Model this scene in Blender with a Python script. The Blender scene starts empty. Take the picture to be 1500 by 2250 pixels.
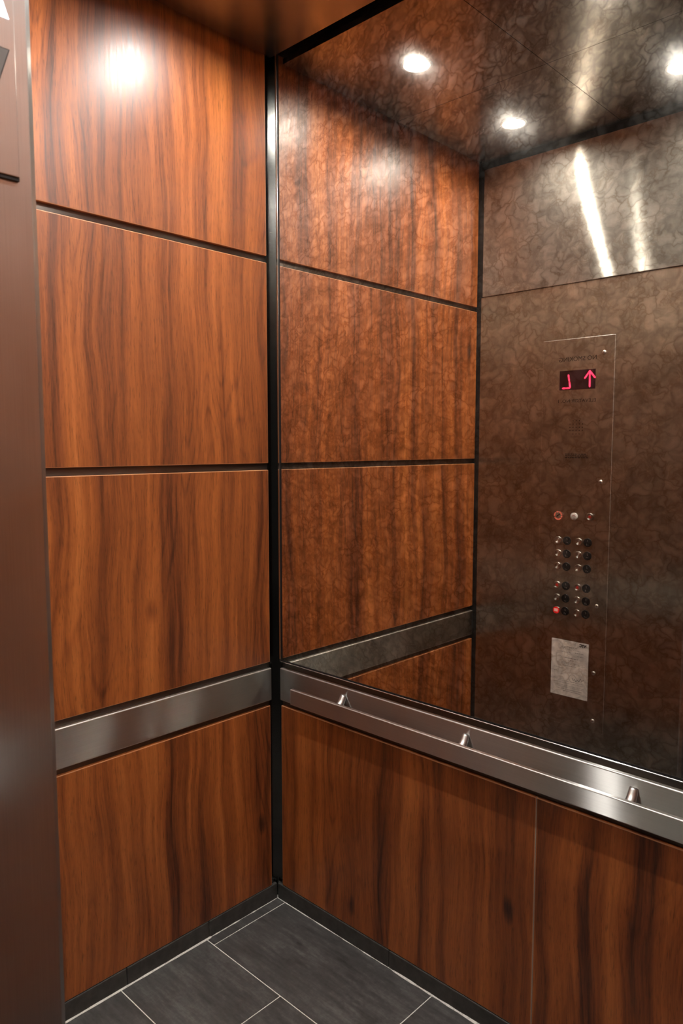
import bpy, bmesh, math, random
from mathutils import Vector, Matrix

SC = bpy.context.scene
COL = SC.collection
random.seed(7)

# ------------------------------------------------------------------ camera, world, exposure
LAMP = 1350.0            # radiance of each downlight lens
cam_d = bpy.data.cameras.new('camera')
cam_d.sensor_fit = 'VERTICAL'
cam_d.sensor_height = 36.0
cam_d.lens = 1620.0 / 2250.0 * 36.0
cam_d.clip_start = 0.02
cam = bpy.data.objects.new('camera', cam_d)
COL.objects.link(cam)
cam.location = (1.928, -1.690, 1.641)
cam.rotation_euler = (math.pi / 2 - 0.0896, 0.0, 0.7602)
cam_d.dof.use_dof = True
cam_d.dof.focus_distance = 3.0
cam_d.dof.aperture_fstop = 9.0
SC.camera = cam

world = bpy.data.worlds.new('world')
SC.world = world
world.use_nodes = True
bg = world.node_tree.nodes['Background']
bg.inputs['Color'].default_value = (1.0, 0.95, 0.9, 1)
bg.inputs['Strength'].default_value = 0.05

SC.view_settings.view_transform = 'Standard'
SC.view_settings.look = 'None'
SC.view_settings.gamma = 1.0
SC.view_settings.use_curve_mapping = False
SC.view_settings.exposure = 0.0
SC.cycles.use_denoising = True
SC.cycles.max_bounces = 14
SC.cycles.glossy_bounces = 8
SC.cycles.diffuse_bounces = 5
SC.cycles.blur_glossy = 0.15
SC.cycles.sample_clamp_indirect = 40.0

# ------------------------------------------------------------------ materials
class Nodes:
    def __init__(self, name):
        self.m = bpy.data.materials.new(name)
        self.m.use_nodes = True
        self.t = self.m.node_tree
        self.t.nodes.clear()
        self.out = self.t.nodes.new('ShaderNodeOutputMaterial')
    def n(self, kind, props=None, **ins):
        nd = self.t.nodes.new(kind)
        for k, v in (props or {}).items():
            setattr(nd, k, v)
        for k, v in ins.items():
            key = k.replace('_', ' ')
            if key.isdigit():
                key = int(key)
            self.put(nd, key, v)
        return nd
    def put(self, nd, key, v):
        if isinstance(v, bpy.types.NodeSocket):
            self.t.links.new(v, nd.inputs[key])
        else:
            nd.inputs[key].default_value = v
    def math(self, op, a, b=0.0, clamp=False):
        nd = self.t.nodes.new('ShaderNodeMath')
        nd.operation = op
        nd.use_clamp = clamp
        self.put(nd, 0, a)
        self.put(nd, 1, b)
        return nd.outputs[0]
    def ramp(self, fac, stops):
        nd = self.t.nodes.new('ShaderNodeValToRGB')
        els = nd.color_ramp.elements
        while len(els) < len(stops):
            els.new(0.5)
        for e, (p, c) in zip(els, stops):
            e.position = p
            e.color = c if len(c) == 4 else (*c, 1)
        self.put(nd, 0, fac)
        return nd.outputs[0]
    def mix(self, fac, a, b, blend='MIX'):
        nd = self.t.nodes.new('ShaderNodeMix')
        nd.data_type = 'RGBA'
        nd.blend_type = blend
        self.put(nd, 0, fac)
        self.put(nd, 6, a)
        self.put(nd, 7, b)
        return nd.outputs[2]
    def maprange(self, v, a, b, c, d):
        nd = self.n('ShaderNodeMapRange')
        for k, x in zip(range(5), (v, a, b, c, d)):
            self.put(nd, k, x)
        return nd.outputs[0]
    def pos(self):
        return self.n('ShaderNodeNewGeometry').outputs['Position']
    def xyz(self, v):
        return self.n('ShaderNodeSeparateXYZ', Vector=v).outputs
    def vec(self, x, y, z):
        return self.n('ShaderNodeCombineXYZ', X=x, Y=y, Z=z).outputs[0]
    def noise(self, v, scale=1.0, detail=2.0, rough=0.5, dist=0.0):
        return self.n('ShaderNodeTexNoise', Vector=v, Scale=scale, Detail=detail, Roughness=rough, Distortion=dist).outputs[0]
    def done(self, shader):
        self.t.links.new(shader, self.out.inputs['Surface'])
        return self.m

def g3(v):
    return (v, v, v, 1)

def mat_plain(name, col, rough=0.5, metallic=0.0, spec=0.5):
    N = Nodes(name)
    b = N.n('ShaderNodeBsdfPrincipled', Base_Color=(*col, 1), Roughness=rough, Metallic=metallic)
    b.inputs['Specular IOR Level'].default_value = spec
    return N.done(b.outputs[0])

def mat_emit(name, col, strength):
    N = Nodes(name)
    e = N.n('ShaderNodeEmission', Color=(*col, 1), Strength=strength)
    return N.done(e.outputs[0])

def mat_wood():
    N = Nodes('walnut_laminate')
    x, y, z = N.xyz(N.pos())
    h = N.math('ADD', x, y)
    w = N.noise(N.vec(N.math('MULTIPLY', h, 2.6), N.math('MULTIPLY', z, 1.5), 3.1), 1.0, 2.0, 0.5)
    hw = N.math('ADD', h, N.math('MULTIPLY', N.math('SUBTRACT', w, 0.5), 0.11))
    broad = N.noise(N.vec(N.math('MULTIPLY', hw, 15.0), N.math('MULTIPLY', z, 0.5), 0.7), 1.0, 2.0, 0.55)
    streak = N.noise(N.vec(N.math('MULTIPLY', hw, 42.0), N.math('MULTIPLY', z, 1.1), 5.2), 1.0, 3.0, 0.6)
    fine = N.noise(N.vec(N.math('MULTIPLY', hw, 170.0), N.math('MULTIPLY', z, 3.5), 9.2), 1.0, 3.0, 0.6)
    fibre = N.noise(N.vec(N.math('MULTIPLY', h, 620.0), N.math('MULTIPLY', z, 22.0), 2.2), 1.0, 2.0, 0.6)
    # flame figure: contour lines of a stretched field
    fld = N.noise(N.vec(N.math('MULTIPLY', hw, 6.0), N.math('MULTIPLY', z, 0.75), 17.0), 1.0, 1.0, 0.4)
    wav = N.math('SINE', N.math('MULTIPLY', fld, 120.0))
    line = N.math('POWER', N.math('MULTIPLY', N.math('ADD', wav, 1.0), 0.5), 8.0)
    where = N.maprange(N.noise(N.vec(N.math('MULTIPLY', h, 6.5), N.math('MULTIPLY', z, 1.4), 31.0), 1.0, 1.0), 0.47, 0.62, 0.0, 1.0)
    flame = N.math('MULTIPLY', line, where)
    # knots
    vor = N.n('ShaderNodeTexVoronoi', Vector=N.vec(N.math('MULTIPLY', hw, 7.0), N.math('MULTIPLY', z, 3.2), 1.3), Scale=1.0)
    knot = N.maprange(vor.outputs['Distance'], 0.03, 0.15, 1.0, 0.0)
    knot = N.math('MULTIPLY', knot, N.maprange(N.xyz(vor.outputs['Color'])[0], 0.20, 0.35, 0.0, 1.0))
    v = N.math('ADD', N.math('MULTIPLY', broad, 0.82), N.math('MULTIPLY', streak, 0.44))
    v = N.math('ADD', v, N.math('MULTIPLY', fine, 0.28))
    v = N.math('ADD', v, N.math('MULTIPLY', fibre, 0.20))
    v = N.math('SUBTRACT', v, N.math('MULTIPLY', flame, 0.085))
    v = N.math('SUBTRACT', v, N.math('MULTIPLY', knot, 0.22))
    v = N.maprange(v, 0.55, 1.16, 0.0, 1.0)
    col = N.ramp(v, [(0.0, (0.030, 0.0080, 0.0040)), (0.20, (0.106, 0.0275, 0.0085)), (0.42, (0.245, 0.0650, 0.0155)),
                     (0.66, (0.400, 0.1130, 0.0245)), (1.0, (0.62, 0.205, 0.050))])
    pore = N.maprange(N.noise(N.vec(N.math('MULTIPLY', h, 420.0), N.math('MULTIPLY', z, 34.0), 6.6), 1.0, 2.0, 0.5), 0.56, 0.70, 1.0, 0.62)
    col = N.mix(1.0, col, N.vec(pore, pore, pore), 'MULTIPLY')
    rough = N.maprange(fine, 0.3, 0.7, 0.36, 0.43)
    b = N.n('ShaderNodeBsdfPrincipled', Base_Color=col, Roughness=rough)
    b.inputs['Specular IOR Level'].default_value = 0.85
    return N.done(b.outputs[0])

def mat_steel(name, grain='H', tint=(0.60, 0.58, 0.55), rough=0.34, aniso=0.80, wear=0.10, mix_iso=0.0, iso_rough=0.2):
    """brushed stainless steel; grain H runs horizontally, V vertically, X and Y along those axes"""
    N = Nodes(name)
    x, y, z = N.xyz(N.pos())
    nrm = N.n('ShaderNodeNewGeometry').outputs['Normal']
    if grain == 'H':
        hd = N.n('ShaderNodeVectorMath', {'operation': 'CROSS_PRODUCT'})
        N.put(hd, 0, nrm)
        N.put(hd, 1, (0.02, 0.013, 1.0))
        tang = hd.outputs[0]
        h = N.math('ADD', x, y)
        sv = N.vec(N.math('MULTIPLY', h, 5.0), N.math('MULTIPLY', z, 900.0), 0.0)
    elif grain in ('LX', 'LY'):
        tang = N.vec(1.0, 0.004, 0.006) if grain == 'LX' else N.vec(0.004, 1.0, 0.006)
        a, c_ = (x, y) if grain == 'LX' else (y, x)
        sv = N.vec(N.math('MULTIPLY', a, 5.0), N.math('MULTIPLY', z, 900.0), N.math('MULTIPLY', c_, 900.0))
    elif grain == 'V':
        tang = N.vec(0.013, 0.017, 1.0)
        h = N.math('ADD', x, y)
        sv = N.vec(N.math('MULTIPLY', h, 900.0), N.math('MULTIPLY', z, 5.0), 0.0)
    else:
        tang = N.vec(1.0, 0.01, 0.02) if grain == 'X' else N.vec(0.01, 1.0, 0.02)
        a, b_ = (x, y) if grain == 'X' else (y, x)
        sv = N.vec(N.math('MULTIPLY', a, 5.0), N.math('MULTIPLY', b_, 900.0), z)
    br = N.noise(sv, 1.0, 2.0, 0.6)
    smudge = N.noise(N.pos(), 7.0, 3.0, 0.6)
    k = N.math('ADD', N.maprange(br, 0.3, 0.7, 1.0 - wear, 1.0), N.maprange(smudge, 0.3, 0.7, -0.04, 0.02))
    col = N.mix(1.0, (*tint, 1), N.vec(k, k, k), 'MULTIPLY')
    rg = N.maprange(smudge, 0.3, 0.75, rough * 0.92, rough * 1.1)
    gl = N.n('ShaderNodeBsdfAnisotropic', Color=col, Roughness=rg, Anisotropy=aniso, Tangent=tang)
    sh = gl.outputs[0]
    if mix_iso > 0:
        g2 = N.n('ShaderNodeBsdfAnisotropic', Color=col, Roughness=iso_rough, Anisotropy=0.0)
        mx = N.n('ShaderNodeMixShader')
        N.put(mx, 0, mix_iso)
        N.put(mx, 1, sh)
        N.put(mx, 2, g2.outputs[0])
        sh = mx.outputs[0]
    return N.done(sh)

def mat_turned(name, tint=(0.62, 0.60, 0.57), rough=0.30, aniso=0.82):
    """steel turned on a lathe about the y axis: bow-tie highlights"""
    N = Nodes(name)
    tg = N.n('ShaderNodeTangent', {'direction_type': 'RADIAL', 'axis': 'Y'})
    gl = N.n('ShaderNodeBsdfAnisotropic', Color=(*tint, 1), Roughness=rough, Anisotropy=aniso, Tangent=tg.outputs[0])
    return N.done(gl.outputs[0])

def mat_mirror():
    N = Nodes('antique_mirror')
    x, y, z = N.xyz(N.pos())
    p = N.vec(N.math('MULTIPLY', x, 1.0), z, 0.0)
    wa = N.n('ShaderNodeTexNoise', Vector=p, Scale=9.0, Detail=2.0, Roughness=0.55)
    wb = N.n('ShaderNodeTexNoise', Vector=p, Scale=44.0, Detail=2.0, Roughness=0.55)
    def warp(v, nz, amt):
        a = N.n('ShaderNodeVectorMath', {'operation': 'SUBTRACT'})
        N.put(a, 0, nz)
        N.put(a, 1, (0.5, 0.5, 0.5))
        b = N.n('ShaderNodeVectorMath', {'operation': 'SCALE'})
        N.put(b, 0, a.outputs[0])
        N.put(b, 'Scale', amt)
        c = N.n('ShaderNodeVectorMath', {'operation': 'ADD'})
        N.put(c, 0, v)
        N.put(c, 1, b.outputs[0])
        return c.outputs[0]
    wc = N.n('ShaderNodeTexNoise', Vector=p, Scale=26.0, Detail=1.0, Roughness=0.5)
    pw = warp(warp(warp(p, wa.outputs['Color'], 0.05), wc.outputs['Color'], 0.038), wb.outputs['Color'], 0.028)
    n1 = N.noise(pw, 19.0, 1.5, 0.5)
    v1 = N.n('ShaderNodeTexVoronoi', {'feature': 'DISTANCE_TO_EDGE'}, Vector=pw, Scale=33.0, Randomness=1.0)
    v2 = N.n('ShaderNodeTexVoronoi', {'feature': 'DISTANCE_TO_EDGE'}, Vector=pw, Scale=80.0, Randomness=1.0)
    cell = N.xyz(N.n('ShaderNodeTexVoronoi', Vector=pw, Scale=33.0, Randomness=1.0).outputs['Color'])[0]
    e1 = N.maprange(v1.outputs['Distance'], 0.0, 0.12, 1.0, 0.0)
    soft = N.maprange(v1.outputs['Distance'], 0.0, 0.36, 1.0, 0.0)
    e2 = N.maprange(v2.outputs['Distance'], 0.0, 0.24, 1.0, 0.0)
    big = N.maprange(N.noise(p, 14.0, 2.0), 0.42, 0.60, 0.0, 0.80)
    small = N.maprange(N.noise(p, 16.0, 2.0), 0.46, 0.62, 0.0, 1.0)
    vein = N.math('MAXIMUM', N.math('MULTIPLY', N.math('MULTIPLY', e1, e1), big), N.math('MULTIPLY', e2, N.math('MULTIPLY', small, 0.55)), True)
    blob = N.maprange(N.math('ADD', N.math('MULTIPLY', cell, 0.55), N.math('MULTIPLY', soft, -0.75)), -0.45, 0.40, 0.0, 1.0)
    cloud = N.noise(p, 7.0, 4.0, 0.6)
    tone = N.maprange(cloud, 0.3, 0.7, -0.14, 0.12)
    mottle = N.noise(pw, 34.0, 3.0, 0.6)
    tone = N.math('ADD', tone, N.maprange(mottle, 0.3, 0.7, -0.14, 0.12))
    tone = N.math('ADD', tone, N.maprange(n1, 0.3, 0.7, -0.07, 0.09))
    tone = N.math('ADD', tone, N.maprange(blob, 0.0, 1.0, -0.20, 0.12))
    # silvering that still reflects sharply
    refl = N.mix(vein, (0.93, 0.89, 0.81, 1), (0.64, 0.53, 0.41, 1))
    refl = N.mix(1.0, refl, N.vec(N.math('ADD', tone, 1.0), N.math('ADD', tone, 1.0), N.math('ADD', tone, 1.0)), 'MULTIPLY')
    sharp = N.n('ShaderNodeBsdfAnisotropic', Color=refl, Roughness=0.012)
    # aged silver: the cells between the veins scatter light, the veins do not
    hz = N.mix(vein, (0.70, 0.66, 0.60, 1), (0.16, 0.11, 0.07, 1))
    haze = N.n('ShaderNodeBsdfDiffuse', Color=hz)
    amount = N.math('MULTIPLY', N.maprange(cloud, 0.32, 0.68, 0.004, 0.014), N.math('MULTIPLY', N.maprange(vein, 0.0, 1.0, 1.0, 0.4), N.maprange(blob, 0.0, 1.0, 0.5, 1.7)))
    veil = N.n('ShaderNodeBsdfAnisotropic', Color=refl, Roughness=0.14)
    m0 = N.n('ShaderNodeMixShader')
    N.put(m0, 0, N.maprange(cloud, 0.35, 0.65, 0.015, 0.045))
    N.put(m0, 1, sharp.outputs[0])
    N.put(m0, 2, veil.outputs[0])
    mx = N.n('ShaderNodeMixShader')
    N.put(mx, 0, amount)
    N.put(mx, 1, m0.outputs[0])
    N.put(mx, 2, haze.outputs[0])
    return N.done(mx.outputs[0])

def mat_tile():
    N = Nodes('slate_tile')
    x, y, z = N.xyz(N.pos())
    rnd = N.n('ShaderNodeObjectInfo').outputs['Random']
    a = N.noise(N.vec(N.math('MULTIPLY', x, 9.0), N.math('MULTIPLY', y, 55.0), N.math('MULTIPLY', rnd, 20.0)), 1.0, 5.0, 0.65)
    b = N.noise(N.vec(x, y, N.math('MULTIPLY', rnd, 9.0)), 90.0, 4.0, 0.65)
    c = N.noise(N.vec(N.math('MULTIPLY', x, 2.0), N.math('MULTIPLY', y, 5.0), N.math('MULTIPLY', rnd, 5.0)), 2.0, 3.0, 0.6)
    v = N.math('ADD', N.math('MULTIPLY', a, 0.55), N.math('ADD', N.math('MULTIPLY', b, 0.35), N.math('MULTIPLY', c, 0.35)))
    col = N.ramp(N.maprange(v, 0.42, 0.85, 0.0, 1.0), [(0.0, (0.020, 0.019, 0.019)), (0.5, (0.060, 0.058, 0.058)), (1.0, (0.135, 0.132, 0.130))])
    bump = N.n('ShaderNodeBump', Strength=0.25, Distance=0.001, Height=v)
    sh = N.n('ShaderNodeBsdfPrincipled', Base_Color=col, Roughness=N.maprange(b, 0.3, 0.7, 0.42, 0.6), Normal=bump.outputs[0])
    return N.done(sh.outputs[0])

def mat_base():
    N = Nodes('dark_base_tile')
    n1 = N.noise(N.pos(), 35.0, 4.0, 0.6)
    col = N.ramp(n1, [(0.3, (0.042, 0.041, 0.038)), (0.7, (0.078, 0.076, 0.071))])
    sh = N.n('ShaderNodeBsdfPrincipled', Base_Color=col, Roughness=0.42)
    return N.done(sh.outputs[0])

def mat_grout():
    N = Nodes('pale_grout')
    n1 = N.noise(N.pos(), 60.0, 4.0, 0.65)
    col = N.ramp(n1, [(0.25, (0.42, 0.41, 0.38)), (0.5, (0.82, 0.80, 0.76))])
    sh = N.n('ShaderNodeBsdfPrincipled', Base_Color=col, Roughness=0.85)
    return N.done(sh.outputs[0])

def mat_paper():
    N = Nodes('certificate_paper')
    n1 = N.noise(N.pos(), 40.0, 3.0, 0.6)
    col = N.ramp(n1, [(0.35, (0.86, 0.85, 0.83)), (0.65, (0.93, 0.92, 0.91))])
    sh = N.n('ShaderNodeBsdfPrincipled', Base_Color=col, Roughness=0.5)
    return N.done(sh.outputs[0])

WOOD = mat_wood()
HIGHLIGHT_EDGE_BAND = mat_plain('lacquered_highlight_edge_band', (0.56, 0.245, 0.105), 0.32, 0.0, 1.0)  # edge banding, its colour lightened to imitate the highlight on the top edges
STEEL_LX = mat_steel('brushed_steel_across', 'LX', rough=0.38, aniso=0.885, tint=(0.72, 0.71, 0.69))
STEEL_LY = mat_steel('brushed_steel_lengthwise', 'LY', rough=0.38, aniso=0.885, tint=(0.72, 0.71, 0.69))
STEEL_TRANSOM = mat_steel('brushed_steel_transom', 'H', rough=0.40, aniso=0.895, tint=(0.60, 0.58, 0.53), mix_iso=0.22, iso_rough=0.55)
STEEL_V = mat_steel('brushed_steel_vertical', 'V', rough=0.36, aniso=0.72, tint=(0.55, 0.53, 0.475), mix_iso=0.16, iso_rough=0.44)
STEEL_JAMB = mat_steel('brushed_steel_jamb', 'V', rough=0.46, aniso=0.05, tint=(0.62, 0.62, 0.61), mix_iso=0.62, iso_rough=0.17)
STEEL_CEIL = mat_steel('satin_steel_ceiling', 'X', rough=0.25, aniso=0.25, tint=(0.36, 0.32, 0.285), wear=0.05)
STEEL_POST = mat_steel('polished_dark_steel', 'H', rough=0.16, aniso=0.35, tint=(0.34, 0.34, 0.33))
STEEL_BACK = mat_steel('dull_backing_steel', 'H', rough=0.40, aniso=0.6, tint=(0.20, 0.175, 0.155))
EDGE = mat_steel('polished_steel_edge', 'H', rough=0.44, aniso=0.0, tint=(0.78, 0.76, 0.73), wear=0.02)
CHROME = mat_steel('polished_trim', 'V', rough=0.16, aniso=0.2, tint=(0.75, 0.74, 0.72), wear=0.03)
TURNED = mat_turned('turned_steel')
SCREW = mat_plain('screw_steel', (0.70, 0.69, 0.67), 0.40, 1.0)
MIRROR = mat_mirror()
TILE = mat_tile()
BASE = mat_base()
GROUT = mat_grout()
PAPER = mat_paper()
INK = mat_plain('black_ink', (0.012, 0.012, 0.012), 0.6)
GREYINK = mat_plain('grey_ink', (0.22, 0.21, 0.20), 0.7)
ENGRAVE = mat_plain('engraved_black', (0.012, 0.010, 0.009), 0.55)
BLACK = mat_plain('black_rubber_and_shade', (0.010, 0.010, 0.010), 0.5)
VOID = mat_plain('matt_black_paint', (0.006, 0.006, 0.006), 0.9)
PLASTIC = mat_plain('black_plastic', (0.010, 0.010, 0.011), 0.30)
DOTS = mat_plain('pale_raised_marks', (0.42, 0.41, 0.40), 0.4)
WHITE = mat_plain('white_plastic', (0.80, 0.78, 0.76), 0.35)
SEAMCOL = mat_plain('pale_seam_filler', (0.42, 0.37, 0.33), 0.4)
LANDING = mat_plain('pale_wall_paint', (0.55, 0.52, 0.48), 0.7)
CAN = mat_plain('white_lamp_can', (0.85, 0.85, 0.84), 0.25)
REDRING = mat_plain('red_enamel', (0.55, 0.035, 0.02), 0.4)
SCREEN = mat_plain('dark_red_screen', (0.012, 0.001, 0.003), 0.18)
LED = mat_emit('red_led', (1.0, 0.040, 0.11), 2.4)
REDLIT = mat_emit('red_lit_button', (1.0, 0.03, 0.025), 0.75)
REDGLOW = mat_emit('dim_red_lamp', (1.0, 0.05, 0.03), 0.22)
RINGLIT = mat_emit('salmon_lit_ring', (1.0, 0.20, 0.12), 0.60)
PINKLIT = mat_emit('pale_lit_letters', (1.0, 0.55, 0.48), 1.0)
LENS = mat_emit('downlight_lens', (1.0, 0.96, 0.90), LAMP)
ARROWLIT = mat_emit('lit_arrow', (0.86, 0.93, 1.0), 2.6)
ARROWDARK = mat_plain('unlit_arrow', (0.34, 0.34, 0.33), 0.35)

# ------------------------------------------------------------------ builders
WL = {}                                     # world place of every object built here

def obj(name, bm, mat, parent=None, at=(0, 0, 0), smooth=False):
    """link a bmesh whose coordinates are relative to the world point `at`"""
    me = bpy.data.meshes.new(name)
    if bm is not None:
        bmesh.ops.recalc_face_normals(bm, faces=bm.faces)
        bm.to_mesh(me)
        bm.free()
    if smooth:
        for p in me.polygons:
            p.use_smooth = True
    me.materials.append(mat)
    o = bpy.data.objects.new(name, me)
    COL.objects.link(o)
    place(o, at, parent)
    return o

def place(o, at, parent=None):
    at = Vector(at)
    WL[o.name] = at
    if parent is not None:
        o.parent = parent
        o.location = at - WL[parent.name]
    else:
        o.location = at

def empty(name, at, label, cat, group=None):
    o = bpy.data.objects.new(name, None)
    o.empty_display_size = 0.05
    COL.objects.link(o)
    place(o, at)
    return tag(o, label, cat, group)

def tag(o, label, cat, group=None):
    o['label'] = label
    o['category'] = cat
    if group:
        o['group'] = group
    return o

def struct(o, label, cat='structure'):
    o['kind'] = 'structure'
    return tag(o, label, cat)

def add_box(bm, lo, hi, bevel=0.0, seg=1, edge=0):
    lo, hi = Vector(lo), Vector(hi)
    r = bmesh.ops.create_cube(bm, size=1.0)
    vs = r['verts']
    c, d = (lo + hi) / 2, hi - lo
    for v in vs:
        v.co = Vector((v.co.x * d.x, v.co.y * d.y, v.co.z * d.z)) + c
    if bevel:
        es = list({e for v in vs for e in v.link_edges})
        r = bmesh.ops.bevel(bm, geom=es, offset=bevel, segments=seg, profile=0.5, affect='EDGES', material=edge)

def box(name, lo, hi, mat, parent=None, bevel=0.0, seg=1, edge=None):
    lo, hi = Vector(lo), Vector(hi)
    c = (lo + hi) / 2
    bm = bmesh.new()
    add_box(bm, lo - c, hi - c, bevel, seg, 1 if edge else 0)
    o = obj(name, bm, mat, parent, c)
    if edge:
        o.data.materials.append(edge)
    return o

def lathe_bm(profile, axis='Y', n=24):
    """spin (radius, height) pairs about an axis; radius 0 closes the end"""
    bm = bmesh.new()
    rings = []
    def pt(r, h, a):
        c, s = r * math.cos(a), r * math.sin(a)
        return {'Y': (c, h, s), 'Z': (c, s, h), 'X': (h, c, s)}[axis]
    for r, h in profile:
        if r <= 0:
            rings.append([bm.verts.new(pt(0, h, 0))])
        else:
            rings.append([bm.verts.new(pt(r, h, 2 * math.pi * k / n)) for k in range(n)])
    for a, b in zip(rings, rings[1:]):
        for k in range(n):
            q = (k + 1) % n
            if len(a) == 1 and len(b) > 1:
                bm.faces.new((a[0], b[k], b[q]))
            elif len(b) == 1 and len(a) > 1:
                bm.faces.new((a[k], a[q], b[0]))
            elif len(a) > 1:
                bm.faces.new((a[k], a[q], b[q], b[k]))
    return bm

def tube_bm(path, n=20):
    """round bar along (x, y, z, radius) points lying in a plane of constant x"""
    bm = bmesh.new()
    P = [Vector(p[:3]) for p in path]
    prev = None
    for k, p in enumerate(P):
        t = (P[min(k + 1, len(P) - 1)] - P[max(k - 1, 0)]).normalized()
        u = Vector((1, 0, 0))
        w = t.cross(u)
        r = path[k][3]
        cur = [bm.verts.new(p + u * (r * math.cos(a)) + w * (r * math.sin(a))) for a in [2 * math.pi * i / n for i in range(n)]]
        if prev:
            for i in range(n):
                j = (i + 1) % n
                bm.faces.new((prev[i], prev[j], cur[j], cur[i]))
        else:
            bm.faces.new(list(reversed(cur)))
        prev = cur
    bm.faces.new(prev)
    for v in bm.verts:                      # end caps lie flat on the band and on the bar
        v.co.y = max(-0.0389, min(v.co.y, -0.0031))
    return bm

def poly_prism(pts, depth_vec):
    """closed solid from a planar polygon pushed along depth_vec"""
    bm = bmesh.new()
    d = Vector(depth_vec)
    a = [bm.verts.new(Vector(p)) for p in pts]
    b = [bm.verts.new(Vector(p) + d) for p in pts]
    bm.faces.new(a)
    bm.faces.new(list(reversed(b)))
    for k in range(len(a)):
        q = (k + 1) % len(a)
        bm.faces.new((a[k], b[k], b[q], a[q]))
    return bm

# front wall print faces +y: reading direction runs towards -x
def front_text(name, body, size, cx, y, cz, mat, parent, width=None, shear=0.0, offset=0.0):
    cu = bpy.data.curves.new(name, 'FONT')
    cu.body = body
    cu.size = size
    cu.align_x = 'CENTER'
    cu.align_y = 'CENTER'
    cu.extrude = 0.0003
    cu.shear = shear
    cu.offset = offset
    cu.resolution_u = 3
    tmp = bpy.data.objects.new('lettering_source', cu)
    COL.objects.link(tmp)
    dg = bpy.context.evaluated_depsgraph_get()
    me = bpy.data.meshes.new_from_object(tmp.evaluated_get(dg))
    bpy.data.objects.remove(tmp)
    bpy.data.curves.remove(cu)
    xs = [v.co.x for v in me.vertices]
    w = max(xs) - min(xs)
    mid = (max(xs) + min(xs)) / 2
    k = (width / w) if width else 1.0
    for v in me.vertices:
        px, py, pz = v.co
        v.co = (-(px - mid) * k, pz, py)
    me.flip_normals() if False else None
    me.name = name
    me.materials.clear()
    me.materials.append(mat)
    o = bpy.data.objects.new(name, me)
    COL.objects.link(o)
    place(o, (cx, y, cz), parent)
    return o

# ------------------------------------------------------------------ measures
W, D, H = 1.955, 1.2465, 2.894              # inside width, depth, ceiling height
REC = 0.0135                                # depth of the joints behind the panel faces
GAP = 0.028                                 # dark gap around the ceiling
Z_BASE, Z_P1T, Z_B0, Z_B1, Z_P2 = 0.060, 0.727, 0.746, 0.863, 0.8843
Z_G2B, Z_G2T, Z_G1B, Z_G1T = 1.5585, 1.5813, 2.2515, 2.2733
Z_TOP = 2.935
Z_HEAD = 2.3146                             # seam under the transom plate

# ------------------------------------------------------------------ floor
floor = box('floor', (-0.05, -1.44, -0.06), (W + 0.05, 0.05, -0.0012), GROUT)
struct(floor, 'cab floor of dark slate tiles with pale grout joints')
J = 0.0017
rows = [(-0.316, 0.0, [0.0, 0.041, 0.697, 1.353, W]), (-0.633, -0.316, [0.0, 0.369, 1.025, 1.681, W]),
        (-0.950, -0.633, [0.0, 0.697, 1.353, W]), (-1.250, -0.950, [0.0, 0.369, 1.025, 1.681, W])]
for y0, y1, xs in rows:
    for x0, x1 in zip(xs, xs[1:]):
        box('tile', (x0 + J, y0 + J, -0.010), (x1 - J, y1 - J, 0.0), TILE, floor, 0.0006)
sill = box('door_sill', (0.93, -1.44, -0.04), (2.02, -1.252, 0.001), STEEL_BACK)
struct(sill, 'grooved metal door sill at the cab entrance')
for k in range(5):
    box('sill_rib', (0.95, -1.42 + k * 0.035, -0.002), (2.0, -1.405 + k * 0.035, 0.003), STEEL_BACK, sill)

# ------------------------------------------------------------------ side walls
def wood(parent, lo, hi):
    return box('wood_panel', lo, hi, WOOD, parent, 0.0022, 4, HIGHLIGHT_EDGE_BAND)

def side_wall(name, xf, sgn, label):
    """xf: plane of the panel faces, sgn: +1 when the room lies towards +x"""
    xb = xf - sgn * REC
    wl = box(name, (min(xb, xb - sgn * 0.03), -D, 0.0), (max(xb, xb - sgn * 0.03), 0.045, 3.1), STEEL_BACK)
    struct(wl, label)
    x0, x1 = sorted((xf, xb))
    for z0, z1 in ((Z_BASE, Z_P1T), (Z_P2, Z_G2B), (Z_G2T, Z_G1B), (Z_G1T, Z_TOP)):
        wood(wl, (x0, -D + 0.006, z0), (x1, -0.0265, z1))
    return wl

wall_left = side_wall('wall_left', 0.0, 1, 'left side wall of stacked walnut panels with dark joints')
wall_right = side_wall('wall_right', W, -1, 'right side wall of walnut panels beyond the picture edge')

# ------------------------------------------------------------------ back wall
wall_back = box('wall_back', (-0.0435, REC, 0.0), (W + 0.0435, 0.0435, 3.1), STEEL_BACK)
struct(wall_back, 'back wall with antique mirror above and walnut panels below')
SEAM = 1.0225
for x0, x1 in ((0.027, SEAM - 0.0009), (SEAM + 0.0009, W - 0.027)):
    wood(wall_back, (x0, 0.0, Z_BASE), (x1, REC, Z_P1T))

box('seam_strip', (SEAM - 0.0009, -0.0002, Z_BASE), (SEAM + 0.0009, REC, Z_P1T - 0.002), SEAMCOL, wall_back)

# corner posts: folded dark steel in the recess between the walls
def corner_post(name, cx, cy, sx, sy, label):
    t = 0.0012
    bm = bmesh.new()
    a, b = (cx, cx + sx * t), (cy, cy + sy * 0.034)
    add_box(bm, (min(a), min(b), 0.0), (max(a), max(b), 3.0))
    a, b = (cx + sx * t, cx + sx * 0.034), (cy, cy + sy * t)
    add_box(bm, (min(a), min(b), 0.0), (max(a), max(b), 3.0))
    o = obj(name, bm, STEEL_POST)
    return struct(o, label)
corner_post('trim_1', -REC + 0.0002, REC - 0.0002, 1, -1, 'dark steel corner post between left wall and mirror')
corner_post('trim_2', W + REC - 0.0002, REC - 0.0002, -1, -1, 'dark steel corner post between mirror and right wall')

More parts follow.
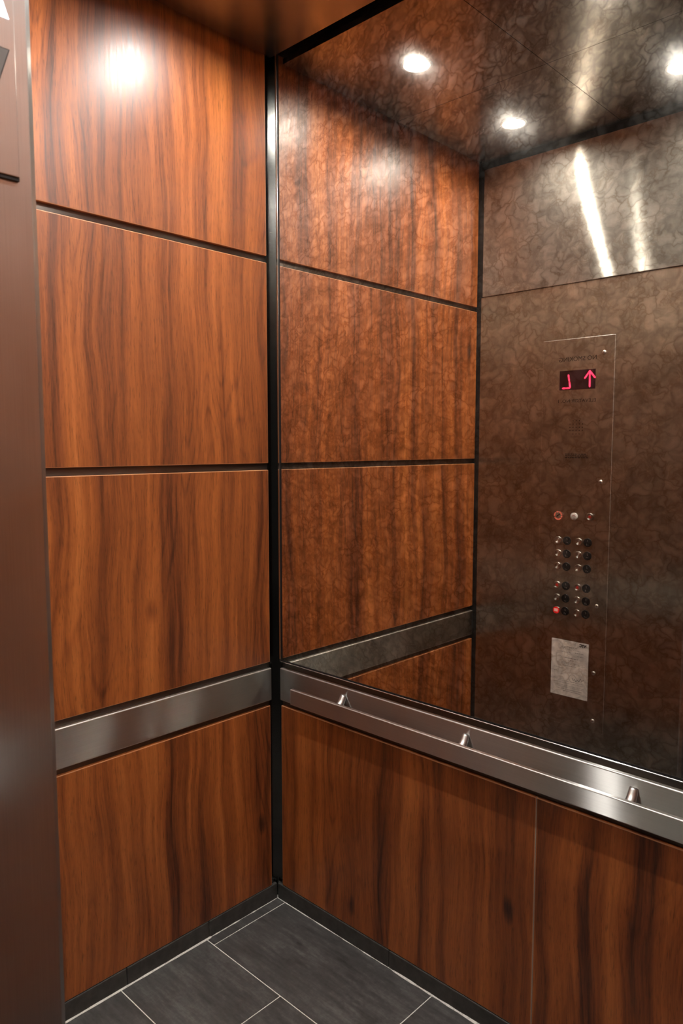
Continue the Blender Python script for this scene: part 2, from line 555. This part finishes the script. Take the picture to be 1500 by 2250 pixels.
# ------------------------------------------------------------------ base boards
def base_pieces(parent, axis, cuts, face, back, z=Z_BASE - 0.002):
    for a, b in zip(cuts, cuts[1:]):
        lo, hi = sorted((a, b))
        if axis == 'y':
            x0, x1 = sorted((face, back))
            box('tile', (x0, lo + 0.0008, 0.0), (x1, hi - 0.0008, z), BASE, parent, 0.003, 2)
        else:
            y0, y1 = sorted((face, back))
            box('tile', (lo + 0.0008, y0, 0.0), (hi - 0.0008, y1, z), BASE, parent, 0.003, 2)

bl = box('baseboard_left', (-REC, -D, 0.0), (-0.009, -0.002, Z_BASE - 0.004), BASE)
struct(bl, 'dark tiled baseboard along the left wall with white caulk line')
base_pieces(bl, 'y', [-D + 0.002, -0.610, -0.305, -0.0015], 0.0015, -0.009)
bb = box('baseboard_back', (-0.006, 0.009, 0.0), (W + 0.006, REC, Z_BASE - 0.004), BASE)
struct(bb, 'dark tiled baseboard along the back wall with white caulk line')
base_pieces(bb, 'x', [0.002, 0.527, 1.137, 1.747, W], -0.0015, 0.009)
br_ = box('baseboard_right', (W + 0.009, -D, 0.0), (W + REC, -0.002, Z_BASE - 0.004), BASE)
struct(br_, 'dark tiled baseboard along the right wall')
base_pieces(br_, 'y', [-D + 0.002, -0.61, -0.0015], W - 0.0015, W + 0.009)

def caulk(parent, pts, axis):
    """a hand-run bead: (position, width) samples along the wall foot"""
    bm = bmesh.new()
    prev = None
    for s, w in pts:
        h = w * 0.9
        if axis == 'y':
            q = [(0.0014, s, 0.0), (0.0014 + w, s, 0.0001), (0.0014, s, h)]
        else:
            q = [(s, -0.0014, 0.0), (s, -0.0014 - w, 0.0001), (s, -0.0014, h)]
        cur = [bm.verts.new(v) for v in q]
        if prev:
            for i in range(3):
                j = (i + 1) % 3
                bm.faces.new((prev[i], prev[j], cur[j], cur[i]))
        else:
            bm.faces.new(cur)
        prev = cur
    bm.faces.new(list(reversed(prev)))
    return obj('caulk_line', bm, GROUT, parent)
rr = random.Random(3)
pts = [(-1.22 + 0.91 * k / 30, 0.0040 + rr.uniform(-0.0008, 0.0010)) for k in range(31)]
pts += [(-0.303, 0.0046), (-0.295, 0.0008)] + [(-0.295 + 0.285 * k / 16, max(0.0006, 0.0018 + rr.uniform(-0.0014, 0.0012))) for k in range(1, 17)]
caulk(bl, pts, 'y')
pts = [(0.006 + 0.53 * k / 24, max(0.0005, 0.0013 + rr.uniform(-0.0012, 0.0012))) for k in range(25)]
pts += [(0.55 + 1.38 * k / 40, max(0.0012, 0.0042 + rr.uniform(-0.0018, 0.0014))) for k in range(41)]
caulk(bb, pts, 'x')

# ------------------------------------------------------------------ mirror
mirror = empty('wall_mirror', (W / 2, 0.0, 0.885), 'large mottled antique mirror above the handrail on the back wall', 'mirror')
ML, MB, MT = 0.0365, 0.8930, 2.985
box('mirror_glass', (ML - 0.002, 0.0, MB - 0.002), (W - ML + 0.002, 0.006, MT), MIRROR, mirror)
for x0, x1 in ((0.0215, 0.0300), (W - 0.0300, W - 0.0215)):
    box('frame_trim', (x0, -0.003, 0.8848), (x1, 0.012, MT), CHROME, mirror, 0.0008)
box('frame_trim', (0.0300, -0.003, 0.8848), (W - 0.0300, 0.012, 0.8878), CHROME, mirror, 0.0008)
for x0, x1 in ((0.0300, ML), (W - ML, W - 0.0300)):
    box('rubber_seal', (x0, -0.0008, 0.8878), (x1, 0.011, MT), BLACK, mirror)
box('rubber_seal', (ML, -0.0008, 0.8878), (W - ML, 0.011, MB), BLACK, mirror)

# ------------------------------------------------------------------ rails
def band(name, lo, hi, label, mat):
    o = box(name, lo, hi, mat, None, 0.004, 8, EDGE)
    return tag(o, label, 'rail')
band('steel_rail', (-REC, -D + 0.006, Z_B0), (0.003, -0.022, Z_B1), 'plain brushed steel rail band across the left wall between wood panels', STEEL_LY)
band('steel_rail', (0.0245, -0.003, Z_B0), (W - 0.0245, REC, Z_B1), 'brushed steel backing band behind the handrail bar under the mirror', STEEL_LX)
band('steel_rail', (W - 0.003, -D + 0.006, Z_B0), (W + REC, -0.022, Z_B1), 'brushed steel rail band on the unseen right wall', STEEL_LY)

rail = empty('handrail', (W / 2, -0.003, 0.79), 'flat brushed steel handrail bar standing off the back wall', 'handrail')
box('bar', (0.131, -0.053, 0.7685), (W - 0.131, -0.039, 0.8225), STEEL_LX, rail, 0.003, 8, EDGE)
for x in (0.335, 0.805, 1.275, 1.745):  # standoff brackets; their upward curve imitates a glint reflected in the band
    obj('glint_bracket', tube_bm([(0, -0.0031, 0.8385, 0.0095), (0, -0.0065, 0.8330, 0.0105), (0, -0.0120, 0.8235, 0.0112), (0, -0.0190, 0.8140, 0.0118),
                            (0, -0.0280, 0.8075, 0.0122), (0, -0.0390, 0.8045, 0.0125)]), SCREW, rail, (x, 0.0, 0.0), True)

# ------------------------------------------------------------------ ceiling
ceiling = box('ceiling', (-0.05, -1.30, 3.06), (W + 0.05, 0.05, 3.12), VOID)
struct(ceiling, 'dropped satin steel ceiling with a dark gap around it')
ux = (W - 2 * GAP) / 3
uy = (D - 2 * GAP) / 2
LX, LY, R_AP = (0.345, 0.977, 1.609), (-0.335, -0.950), 0.043
def ceiling_panel(x0, x1, y0, y1, lx, ly):
    bm = bmesh.new()
    c = Vector(((x0 + x1) / 2, (y0 + y1) / 2, H))
    outer = [bm.verts.new(Vector(p) - c) for p in ((x0, y0, H), (x1, y0, H), (x1, y1, H), (x0, y1, H))]
    inner = [bm.verts.new(Vector((lx + R_AP * math.cos(a), ly + R_AP * math.sin(a), H)) - c) for a in [2 * math.pi * k / 32 for k in range(32)]]
    es = [bm.edges.new((l[k], l[(k + 1) % len(l)])) for l in (outer, inner) for k in range(len(l))]
    bmesh.ops.triangle_fill(bm, use_beauty=True, edges=es)
    r = bmesh.ops.extrude_face_region(bm, geom=bm.faces[:])
    for v in [g for g in r['geom'] if isinstance(g, bmesh.types.BMVert)]:
        v.co.z += 0.018
    return obj('ceiling_panel', bm, STEEL_CEIL, ceiling, c)
for i in range(3):
    for j in range(2):
        x0, x1 = GAP + i * ux + (0.001 if i else 0), GAP + (i + 1) * ux - (0.001 if i < 2 else 0)
        y1, y0 = -GAP - j * uy - (0.001 if j else 0), -GAP - (j + 1) * uy + (0.001 if j < 1 else 0)
        ceiling_panel(x0, x1, y0, y1, LX[i], LY[j])

DL = {(0, 0): 'recessed ceiling downlight nearest the left wall and mirror corner', (0, 1): 'recessed ceiling downlight by the left wall towards the door',
      (1, 0): 'recessed ceiling downlight in the middle of the mirror side', (1, 1): 'recessed ceiling downlight in the middle of the door side',
      (2, 0): 'recessed ceiling downlight by the right wall at the mirror', (2, 1): 'recessed ceiling downlight by the right wall at the door'}
for (i, j), lab in DL.items():
    p = (LX[i], LY[j], H)
    dl = empty('downlight', p, lab, 'ceiling light', 'six recessed ceiling downlights')
    obj('lamp_can', lathe_bm([(R_AP - 0.001, 0.001), (0.036, 0.008), (0.026, 0.0145), (0.0, 0.0150)], 'Z', 32), CAN, dl, p, True)
    obj('trim_ring', lathe_bm([(R_AP - 0.001, 0.001), (R_AP - 0.001, -0.0025), (R_AP + 0.006, -0.0025), (R_AP + 0.009, 0.0), (R_AP - 0.001, 0.0010)], 'Z', 32), SCREW, dl, p, True)
    obj('lens', lathe_bm([(0.0215, 0.0142), (0.0210, 0.0105), (0.0165, 0.0060), (0.0090, 0.0032), (0.0, 0.0022)], 'Z', 14), LENS, dl, p)

# ------------------------------------------------------------------ front wall, jamb and transom
XJ = 0.9695
wall_front = box('wall_front', (-0.0435, -D - 0.06, 0.0), (XJ - 0.05, -D - 0.004, 3.1), BLACK)  # backing coloured black to put deep shade into the corner gap
struct(wall_front, 'brushed steel front wall beside the doorway, seen in the mirror')
box('return_panel', (0.018, -D - 0.004, 0.0), (XJ - 0.0147, -D, Z_HEAD - 0.0016), STEEL_V, wall_front)
# the return panel folds round the door jamb with a rounded edge
bm = bmesh.new()
cf = 0.009
prof = [(XJ - 0.0145, -D), (XJ - cf - 0.0008, -D), (XJ - cf + 0.0006, -D - 0.0008), (XJ - 0.0008, -D - cf + 0.0006), (XJ, -D - cf - 0.0008), (XJ, -1.44), (XJ - 0.004, -1.44)]
prof += [(XJ - 0.004, -D - 0.011), (XJ - 0.011, -D - 0.004), (XJ - 0.0145, -D - 0.004)]
lo = [bm.verts.new((px, py, 0.0)) for px, py in prof]
hi = [bm.verts.new((px, py, Z_HEAD - 0.0016)) for px, py in prof]
for k in range(len(prof)):
    q = (k + 1) % len(prof)
    f = bm.faces.new((lo[k], lo[q], hi[q], hi[k]))
bm.faces.new(lo)
bm.faces.new(list(reversed(hi)))
obj('door_jamb', bm, STEEL_JAMB, wall_front)
box('transom_plate', (0.030, -D - 0.002, Z_HEAD), (W - 0.030, -D + 0.010, H - 0.022), STEEL_TRANSOM, wall_front, 0.0015, 4, EDGE)
box('door_header', (XJ - 0.05, -1.44, Z_HEAD - 0.002), (2.05, -D - 0.004, 3.1), STEEL_BACK, wall_front)
box('door_post', (2.005, -1.44, 0.0), (2.05, -D - 0.004, Z_HEAD - 0.002), STEEL_JAMB, wall_front)

# the landing outside the doorway
lob = box('floor_landing', (-1.2, -3.6, -0.06), (4.2, -1.445, 0.0), TILE)
struct(lob, 'dark floor of the landing outside the doorway')
lw = box('wall_landing', (-1.2, -3.75, 0.0), (4.2, -3.6, 3.0), LANDING)
struct(lw, 'pale landing wall opposite the elevator doorway')

# ------------------------------------------------------------------ arrow lantern on the jamb
YC, ZC = -1.3165, 2.1425
lan = empty('arrow_lantern', (XJ, YC, ZC), 'steel arrow lantern plate high on the door jamb with lit upward arrow', 'lantern')
box('plate', (XJ, YC - 0.0436, 1.9755), (XJ + 0.006, YC + 0.0436, 2.3095), STEEL_JAMB, lan, 0.0012, 2)
X1 = XJ + 0.006
def tri(name, pts, mat, t):
    return obj(name, poly_prism([(X1 - 0.001, y, z) for y, z in pts], (t, 0, 0)), mat, lan)
tri('up_arrow', [(YC - 0.037, ZC + 0.0185), (YC + 0.037, ZC + 0.0185), (YC, ZC + 0.122)], ARROWLIT, 0.0018)['label'] = 'bright white lit up arrow'
tri('arrow_rim', [(YC - 0.0365, ZC - 0.0170), (YC + 0.0365, ZC - 0.0170), (YC, ZC - 0.124)], BLACK, 0.0014)
tri('down_arrow', [(YC - 0.0347, ZC - 0.0181), (YC + 0.0347, ZC - 0.0181), (YC, ZC - 0.1195)], ARROWDARK, 0.0020)['label'] = 'unlit grey down arrow'
box('shadow_strip', (XJ, YC - 0.0436, 1.9715), (XJ + 0.0045, YC + 0.0436, 1.9755), BLACK, lan)  # black strip standing in for the shadow under the plate, not a lip

# ------------------------------------------------------------------ car operating panel on the front wall
YF = -D                                     # face of the return panel
PX0, PX1, PZ0, PZ1 = 0.338, 0.6535, 0.430, 2.0865
cop = empty('control_panel', ((PX0 + PX1) / 2, YF, PZ0), 'steel elevator control panel reading NO SMOKING with two columns of buttons', 'control panel')
YP = YF + 0.003
box('faceplate', (PX0, YF, PZ0), (PX1, YP, PZ1), STEEL_V, cop, 0.0014, 4, EDGE)
front_text('lettering', 'NO SMOKING', 0.026, 0.4945, YP, 2.0012, ENGRAVE, cop, 0.164)
front_text('lettering', 'ELEVATOR NO. 1', 0.0195, 0.4955, YP, 1.8280, ENGRAVE, cop, 0.166)
# floor display
box('display', (0.4165, YP - 0.001, 1.8750), (0.5745, YP + 0.0012, 1.9555), SCREEN, cop)
disp = cop.children[-1]
YD = YP + 0.0012
def bar(bm, a, b, w, y=0.0):
    """a flat LED stroke between two (x, z) points"""
    a, b = Vector(a), Vector(b)
    d = (b - a).normalized()
    n = Vector((-d.y, d.x)) * (w / 2)
    e = d * (w / 2)
    pts = [a - n, a - e, a + n, b + n, b + e, b - n]
    lo = [bm.verts.new((p.x, y, p.y)) for p in pts]
    hi = [bm.verts.new((p.x, y + 0.0006, p.y)) for p in pts]
    bm.faces.new(lo)
    bm.faces.new(list(reversed(hi)))
    for k in range(6):
        q = (k + 1) % 6
        bm.faces.new((lo[k], lo[q], hi[q], hi[k]))
bm = bmesh.new()
ax, az = 0.5500, 1.9480
bar(bm, (ax + 0.001, az - 0.064), (ax, az), 0.0070)
bar(bm, (ax - 0.021, az - 0.028), (ax, az), 0.0070)
bar(bm, (ax + 0.023, az - 0.028), (ax, az), 0.0070)
obj('arrow', bm, LED, disp, (0, YD, 0))
bm = bmesh.new()
bar(bm, (0.4565, 1.9365), (0.4600, 1.9135), 0.0070)
bar(bm, (0.4615, 1.9080), (0.4650, 1.8850), 0.0070)
bar(bm, (0.4620, 1.8825), (0.4490, 1.8825), 0.0075)
bar(bm, (0.4445, 1.8825), (0.4320, 1.8825), 0.0075)
obj('floor_letter', bm, LED, disp, (0, YD, 0))
# speaker holes
bm = bmesh.new()
for r_, row in enumerate((3, 5, 5, 5, 3)):
    for k in range(row):
        x, z = 0.4965 + (k - (row - 1) / 2) * 0.0138, 1.7180 + (2 - r_) * 0.0138
        vs = [bm.verts.new((x + 0.0021 * math.cos(a), 0.0, z + 0.0021 * math.sin(a))) for a in [2 * math.pi * i / 8 for i in range(8)]]
        f = bm.faces.new(vs)
        rx = bmesh.ops.extrude_face_region(bm, geom=[f])
        for v in [g for g in rx['geom'] if isinstance(g, bmesh.types.BMVert)]:
            v.co.y += 0.0003
obj('speaker_holes', bm, ENGRAVE, cop, (0, YP, 0))['kind'] = 'stuff'
# three lines of engraving too small to read
bm = bmesh.new()
rq = random.Random(11)
for ln, z in enumerate((1.6060, 1.5985, 1.5910)):
    x = 0.4500
    while x < 0.5420:
        w = rq.uniform(0.004, 0.012)
        add_box(bm, (x, 0.0, z - 0.0016), (x + w, 0.0003, z + 0.0016))
        x += w + rq.uniform(0.0015, 0.004)
obj('fine_engraving', bm, ENGRAVE, cop, (0, YP, 0))['kind'] = 'stuff'
# screws
def screw(x, z):
    s = obj('screw', lathe_bm([(0.0, 0.0), (0.0088, 0.0), (0.0084, 0.0018), (0.0055, 0.0038), (0.0, 0.0042)], 'Y', 20), SCREW, cop, (x, YP, z), True)
    obj('socket', lathe_bm([(0.0, 0.0036), (0.0024, 0.0036), (0.0024, 0.0046), (0.0, 0.0046)], 'Y', 6), BLACK, s, (x, YP, z))
for x, z in ((0.6085, 2.0190), (0.6100, 1.4925), (0.6100, 0.9728), (0.6050, 0.6850), (0.6075, 0.4780)):
    screw(x, z)
# call buttons with black braille plates
BTN = bpy.data.meshes.new('call_button')
b_ = lathe_bm([(0.0155, 0.0), (0.0155, 0.0030), (0.0146, 0.0044), (0.0128, 0.0048), (0.0120, 0.0040), (0.0, 0.0030)], 'Y', 28)
bmesh.ops.recalc_face_normals(b_, faces=b_.faces)
b_.to_mesh(BTN)
b_.free()
BTN.materials.append(TURNED)
for p in BTN.polygons:
    p.use_smooth = True
PLT = bpy.data.meshes.new('braille_plate')
b_ = lathe_bm([(0.0185, 0.0), (0.0185, 0.0012), (0.0178, 0.0018), (0.0, 0.0018)], 'Y', 28)
bmesh.ops.recalc_face_normals(b_, faces=b_.faces)
b_.to_mesh(PLT)
b_.free()
PLT.materials.append(PLASTIC)
def inst(name, me, parent, at):
    o = bpy.data.objects.new(name, me)
    COL.objects.link(o)
    place(o, at, parent)
    return o
def disc(name, r, x, y, z, mat, parent, t=0.0006, n=20):
    return obj(name, lathe_bm([(0.0, 0.0), (r, 0.0), (r, t), (0.0, t)], 'Y', n), mat, parent, (x, y, z))
ROWS = (1.2365, 1.1800, 1.1245, 1.0410, 0.9860, 0.9300)
for r_, z in enumerate(ROWS):
    for c_, (xb, xp) in enumerate(((0.4300, 0.4697), (0.5235, 0.5622))):
        b = inst('call_button', BTN, cop, (xb, YP, z))
        pl = inst('braille_plate', PLT, cop, (xp, YP, z))
        bm = bmesh.new()
        rb = random.Random(r_ * 7 + c_)
        cells = [(dx, dz) for dx in (-0.003, 0.003) for dz in (-0.0105, -0.0065)]
        for dx, dz in [(0.0, 0.009), (0.001, 0.004)] + rb.sample(cells, 2 + (r_ + c_) % 2):
            add_box(bm, (dx - 0.0011, 0.0, dz - 0.0011), (dx + 0.0011, 0.0008, dz + 0.0011))
        obj('raised_marks', bm, DOTS, pl, (xp, YP + 0.0016, z))
        if r_ == 3:
            disc('red_lamp', 0.0062, xb, YP + 0.0034, z, REDGLOW, b)['label'] = 'dim red centre of the button'
        if r_ == 5 and c_ == 0:
            b['label'] = 'red lit lobby button'
            disc('lit_face', 0.0150, xb, YP + 0.0046, z, REDLIT, b)
            bm = bmesh.new()
            rb = random.Random(5)
            for dz in (0.0050, 0.0005, -0.0040):
                for k in range(4):
                    x0 = -0.0090 + k * 0.0047
                    add_box(bm, (x0, 0.0, dz - 0.0016), (x0 + rb.uniform(0.0028, 0.0040), 0.0004, dz + 0.0016))
            obj('lit_letters', bm, PINKLIT, b, (xb, YP + 0.0052, z))
# key switch, white call button and alarm button
zk = 1.3425
k1 = obj('key_switch', lathe_bm([(0.0, 0.0), (0.0165, 0.0), (0.0165, 0.0035), (0.0140, 0.0045), (0.0, 0.0045)], 'Y', 28), SCREW, cop, (0.4275, YP, zk))
k1['label'] = 'steel key switch inside a broken red ring'
bm = bmesh.new()
for a0, a1 in ((0.1, 1.25), (1.55, 2.0), (2.3, 3.3), (3.6, 5.6), (5.8, 6.25)):
    n = 8
    ins, outs = [], []
    for q in range(n + 1):
        a = a0 + (a1 - a0) * q / n
        ins.append(bm.verts.new((0.0135 * math.cos(a), 0.0, 0.0135 * math.sin(a))))
        outs.append(bm.verts.new((0.0192 * math.cos(a), 0.0, 0.0192 * math.sin(a))))
    for q in range(n):
        bm.faces.new((ins[q], ins[q + 1], outs[q + 1], outs[q]))
rg = bmesh.ops.extrude_face_region(bm, geom=bm.faces[:])
for v in [g for g in rg['geom'] if isinstance(g, bmesh.types.BMVert)]:
    v.co.y += 0.0010
obj('red_ring', bm, RINGLIT, k1, (0.4275, YP + 0.0040, zk))
bm = bmesh.new()
bar(bm, (-0.006, -0.004), (0.007, 0.006), 0.0042)
obj('keyhole', bm, BLACK, k1, (0.4275, YP + 0.0045, zk))
k2 = obj('round_button', lathe_bm([(0.0, 0.0), (0.0160, 0.0), (0.0160, 0.0030), (0.0140, 0.0048), (0.0, 0.0054)], 'Y', 28), WHITE, cop, (0.4990, YP, zk), True)
k2['label'] = 'white round call button'
bm = bmesh.new()
for a in (0.5, 0.9, 1.3, 1.7, 2.1):
    bar(bm, (0.009 * math.cos(a), 0.009 * math.sin(a) - 0.004), (0.009 * math.cos(a + 0.4), 0.009 * math.sin(a + 0.4) - 0.004), 0.0016)
obj('red_mark', bm, REDRING, k2, (0.4990, YP + 0.0050, zk))
k3 = inst('alarm_button', BTN, cop, (0.5690, YP, zk + 0.003))
k3['label'] = 'steel button with dim red centre'
disc('red_lamp', 0.0060, 0.5690, YP + 0.0034, zk + 0.003, REDGLOW, k3)

# ------------------------------------------------------------------ certificate under the buttons
NX0, NX1, NZ0, NZ1 = 0.4118, 0.5810, 0.5575, 0.8035
nt = empty('paper_certificate', ((NX0 + NX1) / 2, YP, NZ0), 'white printed certificate with black NYC letters below the elevator buttons', 'notice')
box('sheet', (NX0, YP, NZ0), (NX1, YP + 0.0010, NZ1), PAPER, nt)
sheet = nt.children[0]
YN = YP + 0.0010
front_text('logo', 'NYC', 0.0165, 0.5550, YN, 0.7915, INK, nt, 0.031, 0.0, 0.0011)
bm = bmesh.new()
rp = random.Random(21)
def print_line(z, xa, xb, h):
    x = xa
    while x < xb:
        w = rp.uniform(0.003, 0.010)
        add_box(bm, (x, 0.0, z - h / 2), (min(x + w, xb), 0.0002, z + h / 2))
        x += w + rp.uniform(0.0012, 0.0030)
for z, a, b, h in ((0.7840, 0.543, 0.567, 0.0010), (0.7760, 0.470, 0.530, 0.0022), (0.7710, 0.455, 0.528, 0.0014), (0.7655, 0.450, 0.548, 0.0012),
                   (0.7555, 0.520, 0.560, 0.0020), (0.7520, 0.440, 0.500, 0.0012), (0.7420, 0.530, 0.562, 0.0014), (0.7280, 0.470, 0.535, 0.0024),
                   (0.7180, 0.490, 0.515, 0.0018), (0.7060, 0.440, 0.560, 0.0010), (0.7010, 0.440, 0.568, 0.0010), (0.6930, 0.465, 0.525, 0.0018),
                   (0.6800, 0.425, 0.470, 0.0012), (0.6640, 0.425, 0.440, 0.0016), (0.6520, 0.455, 0.470, 0.0014), (0.6300, 0.425, 0.470, 0.0010),
                   (0.6240, 0.425, 0.560, 0.0010), (0.6160, 0.425, 0.560, 0.0010), (0.6040, 0.440, 0.565, 0.0010), (0.5980, 0.440, 0.560, 0.0010),
                   (0.5880, 0.440, 0.555, 0.0014), (0.5800, 0.470, 0.548, 0.0014)):
    print_line(z, a, b, h)
obj('printed_lines', bm, GREYINK, nt, (0, YN, 0))['kind'] = 'stuff'
bm = bmesh.new()
prev = None
for k in range(26):
    t = k / 25
    p = (0.565 - 0.055 * t, 0.6380 + 0.0065 * math.sin(t * 26) * (1 - 0.4 * t) + 0.004 * math.sin(t * 7))
    if prev:
        bar(bm, prev, p, 0.0012)
    prev = p
obj('signature', bm, INK, nt, (0, YN, 0))
bm = bmesh.new()
for k in range(28):
    a, b = 2 * math.pi * k / 28, 2 * math.pi * (k + 1) / 28
    bar(bm, (0.513 + 0.0165 * math.cos(a), 0.6410 + 0.0165 * math.sin(a)), (0.513 + 0.0165 * math.cos(b), 0.6410 + 0.0165 * math.sin(b)), 0.0007)
obj('seal_ring', bm, GREYINK, nt, (0, YN, 0))
